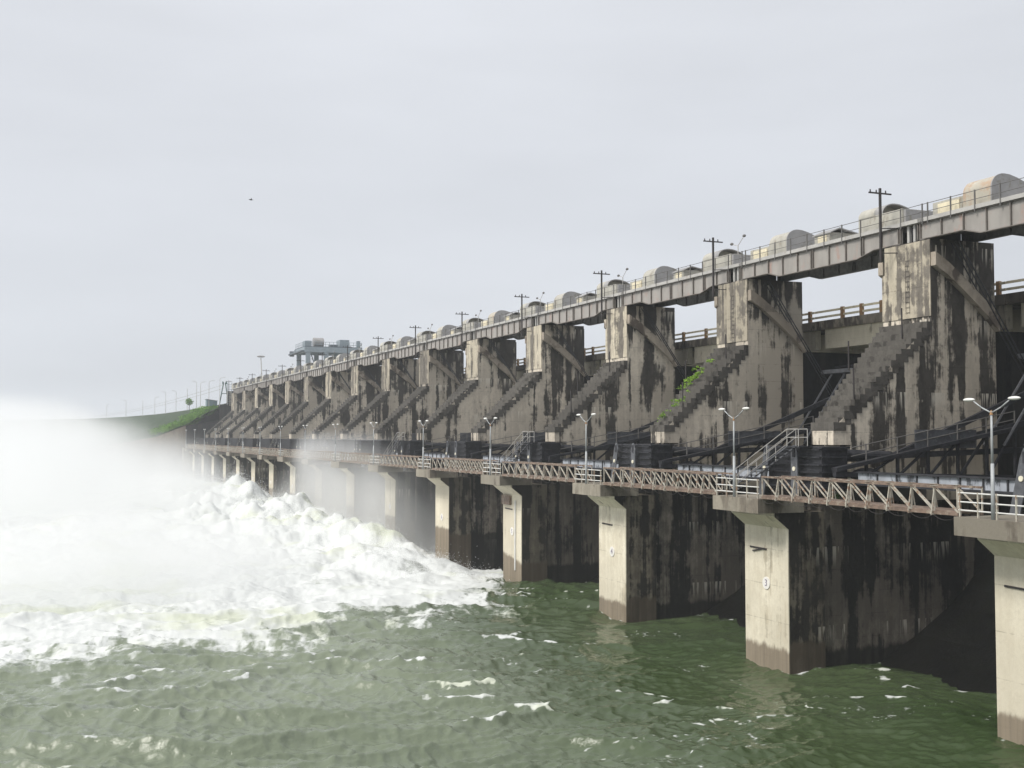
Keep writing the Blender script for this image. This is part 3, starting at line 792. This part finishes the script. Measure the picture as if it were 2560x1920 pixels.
def grid_mesh(name, X, Y, Z, mat, attrs=None, smooth=True):
    ny, nx = X.shape; me = bpy.data.meshes.new(name)
    co = np.stack([X, Y, Z], -1).reshape(-1, 3).astype(np.float32)
    i = np.arange((ny - 1) * (nx - 1)); r_, c_ = i // (nx - 1), i % (nx - 1); v0 = r_ * nx + c_
    q = np.stack([v0, v0 + 1, v0 + nx + 1, v0 + nx], -1).astype(np.int32)
    me.vertices.add(len(co)); me.vertices.foreach_set('co', co.ravel())
    me.loops.add(q.size); me.loops.foreach_set('vertex_index', q.ravel())
    me.polygons.add(len(q)); me.polygons.foreach_set('loop_start', np.arange(0, q.size, 4, dtype=np.int32))
    me.polygons.foreach_set('loop_total', np.full(len(q), 4, np.int32))
    me.polygons.foreach_set('use_smooth', np.full(len(q), smooth))
    me.update(calc_edges=True); me.validate()
    for k_, a_ in (attrs or {}).items():
        at = me.attributes.new(k_, 'FLOAT', 'POINT'); at.data.foreach_set('value', a_.ravel().astype(np.float32))
    me.materials.append(mat); o = bpy.data.objects.new(name, me); COL.objects.link(o); return o

# riverbed / ground to the horizon
g = MB().add([(-3000, -1000, -17), (3000, -1000, -17), (3000, 5000, -17), (-3000, 5000, -17)], [(0, 1, 2, 3)]).build('riverbed', M['ogee'])
tag(g, kind='structure')
# embankment: crest line swept with a cross section
cx = np.array([50, 50.5, 50, 48, 38, 20, -24, -110, -260, -600.]); cy = np.array([345, 380, 440, 524, 620, 705, 775, 860, 960, 1150.])
tt = np.linspace(0, 1, 260); sl_ = np.r_[0, np.cumsum(np.hypot(np.diff(cx), np.diff(cy)))]; ss = tt ** 1.6 * sl_[-1]
px_, py_ = np.interp(ss, sl_, cx), np.interp(ss, sl_, cy)
for _ in range(25): px_[1:-1] = (px_[:-2] + px_[1:-1] + px_[2:]) / 3; py_[1:-1] = (py_[:-2] + py_[1:-1] + py_[2:]) / 3
tx, ty = np.gradient(px_), np.gradient(py_); L = np.hypot(tx, ty); nx_, ny_ = -ty / L, tx / L
offs = np.r_[-60, -30, -8, -7, np.linspace(0, 62, 60)]; zz = np.interp(offs, [-60, -30, -8, -7, 0, 11, 20, 62], [-12, 0, 9.3, 9.5, 9.5, 2.9, -.4, -16])
EX = px_[:, None] + nx_[:, None] * offs; EY = py_[:, None] + ny_[:, None] * offs
EZ = np.repeat(zz[None, :], len(px_), 0)
sw = sst(EX * 0 + offs, 1, 5)
EZ = EZ + sw * (.45 * fbm(EX * .12, EY * .12, 4) + .9 * np.abs(perlin(EX * .35, EY * .35)))
emb = grid_mesh('embankment', EX, EY, EZ, M['grass']); tag(emb, kind='structure')
# shrubs over the near end of the slope
rnd = random.Random(5)
nb = 0
for i in range(64):
    u_ = rnd.random(); off = 2.5 + 15 * rnd.random() ** 1.2; yy = 348.2 + 34 * u_ * u_
    x = 50 - off; z = float(np.interp(off, [0, 11, 20], [9.5, 2.9, -.4]))
    sz = rnd.uniform(1.0, 2.1); b_ = MB().leaves((x, yy, z + .5), sz * 1.3, sz * 1.2, sz * .75, 420, .24, rnd)
    r_ = empty('shrub', (x, yy, z)); b_.build('foliage', M['leaf'], r_)
    MB().tube((x, yy, z - .3), (x, yy, z + .6), .06, .04, 5).build('stem', M['polewood'], r_)
    tag(r_, 'bright green shrub among those covering the slope end above the far abutment', 'shrub', 'shrubs on the slope end by the abutment')
b_ = MB().leaves((42.6, 372, 10.6), 1.3, 1.3, 1.1, 350, .25, rnd)
tr = empty('small_tree', (42.6, 372, 9.2), 'small round tree alone on the embankment crest', 'tree'); b_.build('crown', M['leaf'], tr)
MB().tube((42.6, 372, 8), (42.6, 372, 10.4), .12, .07, 6).build('trunk', M['polewood'], tr)
# street lamps on the embankment crest
def ray(px, y=None, z=None):
    """point on the sight line through photo column px, at the given forward Y"""
    a = math.atan((px - 1280) / 2875.2) + R(22.21); return math.tan(a) * y
lampl = [(549, 345, 1), (522, 349, 1), (501, 358, 0), (491, 372, -1), (468, 398, 2), (440, 432, -1), (414, 468, -1), (387, 505, 1), (357, 540, 2), (315, 585, -1), (266.6, 640, 1)]
for i, (px, y, arm) in enumerate(lampl):
    x = ray(px, y); s_ = 1 + .12 * (i % 3 == 0)
    r_ = empty('embankment_lamp', (x, y, 9.3)); top = 9.3 + 6.9 * s_
    MB().tube((x, y, 8.6), (x, y, top - .4), .06 + y * .00009, .045 + y * .00007, 6).build('pole', M['galv'], r_)
    if arm != 2:
        sg = -1 if arm < 0 else 1
        MB().path([(x, y, top - .4), (x + sg * .5, y, top), (x + sg * 1.6, y, top + .15)], .04 + y * .00006, 5).build('arm', M['galv'], r_)
    tag(r_, '%s thin pole lamp from the dam end along the embankment crest' % ORD[i + 1], 'street lamp', 'lamps along the embankment crest')
af = empty('cable_pylon', (50, 349, 9.5), 'dark green A frame pylon beside the far end of the dam', 'pylon')
for x, q in ((48.6, 49.8), (51.3, 50.3)):
    MB().bar((x, 349, 9.0), (q, 349, 15.8), .28).build('leg', M['green'], af)
MB().bar((49.2, 349, 12.5), (50.8, 349, 12.5), .2).build('brace', M['green'], af)
for q in (49.6, 50.6): MB().tube((q, 349, 15.3), (q, 349, 16.1), .22, .18, 8).build('insulator', M['green'], af)
wr = MB()
for dz in (0, -1.1):
    P0, P1 = Vector((49.9, 349, 15.2 + dz)), Vector((27, 690, 11.2 + dz * .4))
    wr.path([P0.lerp(P1, t) - Vector((0, 0, 3.0 * 4 * t * (1 - t) * .5)) for t in [i / 16 for i in range(17)]], .05, 4)
tag(wr.build('overhead_wires', M['galv']), 'two overhead wires dropping from the A frame pylon along the embankment', 'wires')
sh = empty('site_shed', (46.6, 350, 9.3), 'blue grey sheet metal shed on the crest beside the pylon', 'shed')
MB().prism([(45.0, 8.8), (45.0, 10.7), (48.0, 10.25), (48.0, 8.8)], 349, 352).build('wall', M['shed'], sh)
MB().prism([(44.8, 10.72), (44.8, 10.82), (48.2, 10.35), (48.2, 10.25)], 348.7, 352.3).build('roof', M['cranedk'], sh)
ec = empty('end_ladder', (51, 343.2, 9.2), 'dark steel ladder cage at the far end of the hoist bridge', 'ladder')
for x in (50.2, 51.4): MB().bar((x, 343.6, 9), (x, 343.6, 15.5), .15).build('rail', M['crane'], ec)
rg = MB()
for i in range(12): rg.bar((50.2, 343.6, 9.5 + i * .5), (51.4, 343.6, 9.5 + i * .5), .1)
rg.build('rung', M['crane'], ec)

# ================================================================== weeds on the fourth pier's steps and under the footbridge
def weed(x, y, z, s_, n, lab, mat=None):
    rr_ = random.Random(int(x * 100 + y)); r_ = empty('weed', (x, y, z), lab, 'plant', 'weeds growing on the dam')
    m_ = MB()
    for _ in range(16):
        j_ = round(rr_.gauss(0, s_ * .55) / .395) * .395
        q = (x + j_, y + rr_.gauss(0, s_ * .7), z + j_ * .88 + .1 + abs(rr_.gauss(0, .12)))
        e_ = rr_.uniform(.4, 1.1)
        m_.leaves(q, .2 * e_, .38 * e_, .17 * e_, n // 14, .06, rr_)
    m_.build('foliage', mat or M['bright'], r_)
weed(47.7, 78.1, 4.75, .9, 900, 'widest bright green weed clump halfway up the steps of the third pier from the right')
weed(46.9, 78.3, 3.95, .6, 450, 'bright weed patch just below the widest clump on the third pier steps')
weed(45.3, 77.0, 2.5, .45, 350, 'small bright weed tuft low on the steps of the third pier from the right')
weed(43.9, 77.0, 1.35, .25, 160, 'tiny weed tuft on the lowest step of the third pier from the right')
weed(43.2, Y0(3) - .1, -3.75, .35, 200, 'weed tuft under the footbridge beside the pier marked 3', M['leaf'])
weed(44.6, Y0(3) + 1.0, -3.8, .45, 260, 'leafy weed behind the lattice near the pier marked 3', M['leaf'])
# a bird
bd = empty('bird', (43, 172, 33), 'small dark bird flying high in the pale sky left of the dam', 'bird')
x = ray(622, 172); z = (1089 - 510) / 2875.2 * math.hypot(x, 172); bd.location = (x, 172, z)
MB().ball((x, 172, z), .22, .1, .09, 10, 6).ball((x - .24, 172, z + .04), .07, .06, .06, 8, 6).add([(x + .2, 172, z + .02), (x + .42, 171.93, z), (x + .42, 172.07, z), (x + .2, 172, z - .04)], [(0, 1, 2), (0, 3, 1), (0, 2, 3), (1, 3, 2)]).build('body', M['polewood'], bd)
for s_ in (-1, 1):
    MB().add([(x - .1, 172, z + .03), (x + .1, 172, z + .03), (x + .08, 172 + s_ * .35, z + .2), (x - .02, 172 + s_ * .62, z + .13),
              (x - .1, 172, z), (x + .1, 172, z), (x + .08, 172 + s_ * .35, z + .18), (x - .02, 172 + s_ * .62, z + .12)],
             [(0, 1, 2, 3), (7, 6, 5, 4), (0, 4, 5, 1), (1, 5, 6, 2), (2, 6, 7, 3), (3, 7, 4, 0)]).build('wing', M['polewood'], bd)

# ================================================================== water
def wave_field(X, Y):
    D = np.hypot(X, Y)
    ca, sa = math.cos(R(14)), math.sin(R(14))
    u = Y * ca + X * sa; v = X * ca - Y * sa              # u: travel direction, v: along the crests
    wx = fbm(X * .06, Y * .06, 3) * 3.0; wy = fbm(X * .06 + 40, Y * .06, 3) * 3.0
    def ridge(l, st, ox, sharp=1.6):
        n = perlin((u + wx) / l + ox, (v + wy) / (l * st) - ox); return (1 - np.minimum(np.abs(n) * 1.7, 1)) ** sharp
    r1 = ridge(4.9, 2.9, 3.1); r2 = ridge(2.1, 1.9, 11.7); r3 = ridge(.95, 1.6, 23.3)
    sw = perlin((u + wx) / 9.0, (v + wy) / 16.0)
    near = sst(-Y, -100, -60)
    calm = 1 - .5 * sst(X + .1 * (60 - Y), 20, 34) * sst(-Y, -92, -70)   # lee of the piers
    h = (.62 * r1 + .25 * r2 + .15 * r3 * sst(-D, -160, -90) + .07 * perlin(X * 2.3, Y * 2.3) * sst(-D, -110, -60)) * calm + .25 * sw
    # ---- foam edge
    Yb = 77.5 + .42 * np.clip(X - 5, 0, 60) + 14 * sst(X, 34, 40)
    edge = Y - Yb + 9 * fbm(X * .09, Y * .05, 4) + 5.0 * fbm(X * .5, Y * .22, 4)
    F = sst(edge, -16, 12)
    warp = fbm(X * .15 + 9, Y * .12, 3) * 2.2
    lace = 1 - 2.6 * np.abs(fbm(X * .30 + warp, Y * .17 + warp * .5, 5, .55))
    lace2 = 1 - 2.4 * np.abs(fbm(X * .9, Y * .5 + warp, 4, .6))
    Fc = np.clip(F * 1.75 - .42 + (1 - F) * F * 4 * (.55 * lace + .3 * lace2 - .35), 0, 1)
    holes = sst(fbm(X * .16 + 9, Y * .10, 5), .12, .38) * (1 - sst(edge, 8, 34))
    Fc = np.clip(Fc - .55 * holes, 0, 1)
    # ---- turbulence
    H = np.interp(Y, [0, 92, 104, 118, 135, 165, 200, 235, 300, 345, 400], [0, 0, .7, 1.3, 1.9, 2.8, 3.2, 2.9, 1.8, 1.0, 0])
    Xr = np.interp(Y, [90, 130, 180, 240, 340], [35, 34, 32.5, 31, 30])
    Wd = np.interp(Y, [90, 130, 200, 340], [6, 9, 14, 20])
    E = np.where(X > Xr, np.exp(-((X - Xr) / (Wd * .55)) ** 2), np.exp(-((X - Xr) / Wd) ** 2) * .78 + .22 * np.exp(-((X - Xr) / (Wd * 3)) ** 2))
    b1 = billow(X * .10 + 3, Y * .07, 3, .45); b2 = fbm(X * .30, Y * .2 + 7, 4, .5)
    roll = (1 - np.abs(perlin(X * .055 + warp * .3, Y * .13)) * 1.8)
    T = sst(edge, -2, 22)
    t = H * E * (1 + .8 * b1 + .18 * b2) + T * (.5 * roll + .85 * b1 + .5 * b2 * (1 + .15 * H) + (.10 + .07 * H) * fbm(X * 1.1, Y * .6, 4, .62) + .10 * np.abs(perlin(X * .8 + 5, Y * .45)) * (1 + H * .4))
    h = h * (1 - .6 * T) + t
    # water drawn down beside the piers in the sluicing bays
    h = h - 1.0 * sst(Y, 96, 112) * sst(X, 37, 41) * sst(-Y, -175, -160)
    # ---- whitecaps on the green water
    patch = fbm(X * .07 + 5, Y * .07 + 5, 3)
    cap = sst(r1 * .66 + r2 * .34 + patch * .25 + .3 * fbm(X * 1.5, Y * 1.2, 4), .88, 1.03) * sst(patch, -.12, .22)
    streak = sst(1 - np.abs(fbm(v * .13 + 3, u * .38, 5, .6)) * 3.2, .86, .985) * sst(fbm(X * .10, Y * .10 + 50, 3), -.02, .25) * .9
    bub = sst(fbm(X * 3.1, Y * 2.3, 3), -.1, .35)
    Fw = np.maximum(cap * .72, streak * sst(X, 8, 24) * (.35 + .35 * bub))
    # foam collars round the pier feet
    for k_ in range(2, 8):
        ya, yb_ = Y0(k_), Y0(k_) + PW
        dx = np.maximum(np.maximum(40.05 - X, X - 56), 0); dy = np.maximum(np.maximum(ya - Y, Y - yb_), 0); dd = np.hypot(dx, dy)
        Fw = np.maximum(Fw, sst(-dd - .5 * fbm(X * 1.2, Y * 1.2, 3), -.55, .05) * .65 * sst(fbm(X * .9 + 4, Y * .9, 3), -.1, .3))
    aer_sky = np.clip(sst(edge, -95, -2) * 1.0 * (1 - .88 * sst(X + .12 * (60 - Y), 16, 30)) + .18 * fbm(X * .08, Y * .05, 4), 0, 1)  # churned water plus painted sky reflection, held back where the dark piers reflect
    return h, np.clip(np.maximum(Fc, Fw), 0, 1), aer_sky
az = np.r_[np.linspace(-75, -9, 60, endpoint=False), np.linspace(-9, -2.2, 60, endpoint=False), np.linspace(-2.2, 47, 720, endpoint=False), np.linspace(47, 80, 70)]
dep_far = np.linspace(0.0078, .0125, 16, endpoint=False); dep = np.r_[dep_far, np.linspace(.0125, .36, 860, endpoint=False), np.geomspace(.36, 2.5, 40)]
rr_ = 13.85 / dep[::-1]
AZ, RR = np.meshgrid(np.radians(az), rr_)
WX, WY = RR * np.sin(AZ), RR * np.cos(AZ)
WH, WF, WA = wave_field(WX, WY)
WH = WH * sst(-RR, -900, -500)

m, t, b = newmat('river_water'); N = NB(t)
at = N.n('ShaderNodeAttribute'); at.attribute_name = 'foam'
fine = N.noise(N.pos((1, 1, 1)), 2.2, 6, .65); fine2 = N.noise(N.pos((1, 2.2, 1)), .9, 5, .6); fine3 = N.noise(N.pos((1, 1.4, 1)), 6.5, 4, .6)
murk = N.noise(N.pos((1, 1, 1)), .05, 3, .5)
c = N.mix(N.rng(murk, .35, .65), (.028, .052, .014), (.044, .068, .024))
aa = N.n('ShaderNodeAttribute'); aa.attribute_name = 'aerated_sky_tint'
c = N.mix(aa.outputs['Fac'], c, (.185, .215, .152))  # paler tint puts sky reflection into the base colour, besides foam-churned water
N.l(c, b.inputs['Base Color']); b.inputs['Roughness'].default_value = .07; b.inputs['IOR'].default_value = 1.45
bp = N.n('ShaderNodeBump'); bp.inputs['Strength'].default_value = .6; bp.inputs['Distance'].default_value = .12
N.l(N.math('ADD', N.math('ADD', N.math('MULTIPLY', fine, .6), fine2), N.math('MULTIPLY', fine3, .22)), bp.inputs['Height']); N.l(bp.outputs[0], b.inputs['Normal'])
fo = N.n('ShaderNodeBsdfPrincipled'); fo.inputs['Roughness'].default_value = .95; fo.inputs['Specular IOR Level'].default_value = .1
fn1 = N.noise(N.pos((.8, 1.2, 1)), .12, 6, .62); fn2 = N.noise(N.pos(), 3.0, 5, .7)
fc = N.mix(N.rng(fn1, .50, .66), (.62, .64, .63), (.55, .58, .48))
N.l(fc, fo.inputs['Base Color'])
bf = N.n('ShaderNodeBump'); bf.inputs['Strength'].default_value = .16; bf.inputs['Distance'].default_value = .15
N.l(N.math('ADD', N.math('ADD', fn2, N.math('MULTIPLY', fine3, .3)), N.noise(N.pos(), 1.1, 5, .65)), bf.inputs['Height']); N.l(bf.outputs[0], fo.inputs['Normal'])
f_ = N.math('ADD', at.outputs['Fac'], N.math('MULTIPLY', N.math('SUBTRACT', fine, .5), .9))
f_ = N.math('MULTIPLY', N.rng(f_, .24, .78), N.rng(at.outputs['Fac'], .02, .2))
ms = N.n('ShaderNodeMixShader'); N.l(f_, ms.inputs[0]); N.l(b.outputs[0], ms.inputs[1]); N.l(fo.outputs[0], ms.inputs[2])
# soft, light-scattering froth
N.l(ms.outputs[0], t.nodes['Material Output'].inputs['Surface'])
wat = grid_mesh('water', WX, WY, WH + WZ, m, {'foam': WF, 'aerated_sky_tint': WA}); tag(wat, kind='structure')

# spray thrown off the crest of the white water
ms_, t, b = newmat('spray_droplets'); b.inputs['Base Color'].default_value = (.9, .92, .92, 1); b.inputs['Roughness'].default_value = .8
rs2 = np.random.RandomState(4); n_ = 90000
sy = 98 + 190 * rs2.rand(n_) ** 1.25
Xr = np.interp(sy, [90, 130, 180, 240, 340], [35, 34, 32.5, 31, 30])
sx = Xr + rs2.randn(n_) * np.interp(sy, [95, 150, 300], [2.5, 3.5, 6.0])
gate = fbm(sx * .25, sy * .18, 3); keep = gate > -.05; sx, sy, gate = sx[keep], sy[keep], gate[keep]
sh_, _f, _a = wave_field(sx, sy)
up = np.abs(rs2.randn(len(sx))) ** 1.5 * np.interp(sy, [95, 150, 300], [.25, .4, .8]) * (1 + 1.8 * np.clip(gate, 0, 1))
P = np.stack([sx, sy, sh_ + WZ + up], -1); rad = (.012 + .024 * rs2.rand(len(sx)) ** 2) * np.interp(sy, [95, 300], [.9, 2.2])
oc = np.array([(1, 0, 0), (-1, 0, 0), (0, 1, 0), (0, -1, 0), (0, 0, 1), (0, 0, -1)], float); of = [(0, 2, 4), (2, 1, 4), (1, 3, 4), (3, 0, 4), (2, 0, 5), (1, 2, 5), (3, 1, 5), (0, 3, 5)]
V = (P[:, None, :] + oc[None] * rad[:, None, None] * (.6 + .8 * rs2.rand(len(sx), 6, 1))).reshape(-1, 3)
Fi = (np.array(of)[None] + (np.arange(len(sx)) * 6)[:, None, None]).reshape(-1, 3).astype(np.int32)
me = bpy.data.meshes.new('spray'); me.vertices.add(len(V)); me.vertices.foreach_set('co', V.ravel().astype(np.float32))
me.loops.add(Fi.size); me.loops.foreach_set('vertex_index', Fi.ravel()); me.polygons.add(len(Fi))
me.polygons.foreach_set('loop_start', np.arange(0, Fi.size, 3, dtype=np.int32)); me.polygons.foreach_set('loop_total', np.full(len(Fi), 3, np.int32))
me.update(calc_edges=True); me.materials.append(ms_)
spo = bpy.data.objects.new('spray', me); COL.objects.link(spo); tag(spo, 'white spray thrown up from the crest of the foaming water', 'spray', kind='stuff')

# ================================================================== mist over the outfall, and haze
def volume_box(name, x0, x1, y0, y1, z0, z1, mat):
    return MB().box(x0, x1, y0, y1, z0, z1).build(name, mat)
def mist_mat(name, dens, cxy, axes, ztop, thr, sc):
    m = bpy.data.materials.new(name); m.use_nodes = True; t = m.node_tree; t.nodes.clear(); N = NB(t)
    o = N.n('ShaderNodeOutputMaterial'); v = N.n('ShaderNodeVolumePrincipled'); N.l(v.outputs[0], o.inputs['Volume'])
    v.inputs['Color'].default_value = (.955, .962, .965, 1); v.inputs['Anisotropy'].default_value = .1
    g = N.n('ShaderNodeNewGeometry'); sp = N.n('ShaderNodeSeparateXYZ'); N.l(g.outputs['Position'], sp.inputs[0])
    n1 = N.noise(N.pos((1, 1, .5)), sc, 5, .6)
    n2 = N.noise(N.pos((1, 1, .7), (40, 3, 9)), sc * .45, 2, .5)
    dx = N.math('DIVIDE', N.math('SUBTRACT', sp.outputs['X'], cxy[0]), axes[0])
    dy = N.math('DIVIDE', N.math('SUBTRACT', sp.outputs['Y'], cxy[1]), axes[1])
    h = N.math('DIVIDE', N.math('SUBTRACT', sp.outputs['Z'], WZ), ztop)
    q = N.math('ADD', N.math('ADD', N.math('MULTIPLY', dx, dx), N.math('MULTIPLY', dy, dy)), N.math('MULTIPLY', h, h))
    val = N.math('SUBTRACT', 1.0, N.math('SQRT', q))
    val = N.math('ADD', val, N.math('MULTIPLY', N.math('SUBTRACT', n1, .5), 1.9))
    val = N.math('ADD', val, N.math('MULTIPLY', N.math('SUBTRACT', n2, .5), 1.5))
    inside = N.rng(N.math('SQRT', q), .80, 1.0, 1., 0.)
    dd = N.math('MULTIPLY', N.math('MULTIPLY', N.rng(val, .02, .75), inside), dens)
    N.l(dd, v.inputs['Density']); return m
mist = volume_box('mist', -75, 36, 128, 344, -14.5, 15, mist_mat('mist_plume', .062, (-4, 234), (45, 106), 23, 0, .05))
tag(mist, 'white mist cloud drifting over the outfall below the far gates', 'mist', kind='stuff')
mist2 = volume_box('mist_wisp', 36.2, 60, 118, 206, -14.5, 2, mist_mat('mist_wisps', .12, (40, 162), (20, 46), 16, 0, .05))
tag(mist2, 'thin grey mist between the middle piers', 'mist', kind='stuff')
mist3 = volume_box('low_spray', -45, 34, 88, 127.9, -14.5, -6, mist_mat('low_spray_mist', .10, (2, 110), (40, 21), 8, 0, .07))
tag(mist3, 'low white spray hanging just above the nearer foam', 'mist', kind='stuff')
mist4 = volume_box('drifting_mist', -220, 37, 348, 700, -16.5, 16, mist_mat('drifting_mist', .006, (-60, 500), (160, 240), 28, 0, .015))
tag(mist4, 'thin mist drifting in front of the far embankment', 'mist', kind='stuff')
hz = bpy.data.materials.new('haze_air'); hz.use_nodes = True; t = hz.node_tree; t.nodes.clear()
o = t.nodes.new('ShaderNodeOutputMaterial'); v = t.nodes.new('ShaderNodeVolumePrincipled'); t.links.new(v.outputs[0], o.inputs['Volume'])
v.inputs['Color'].default_value = (.93, .96, 1, 1); v.inputs['Density'].default_value = .00035
tag(volume_box('haze', -700, 120, -40, 1300, -18, 40, hz), 'pale grey haze in the damp air', 'haze', kind='stuff')
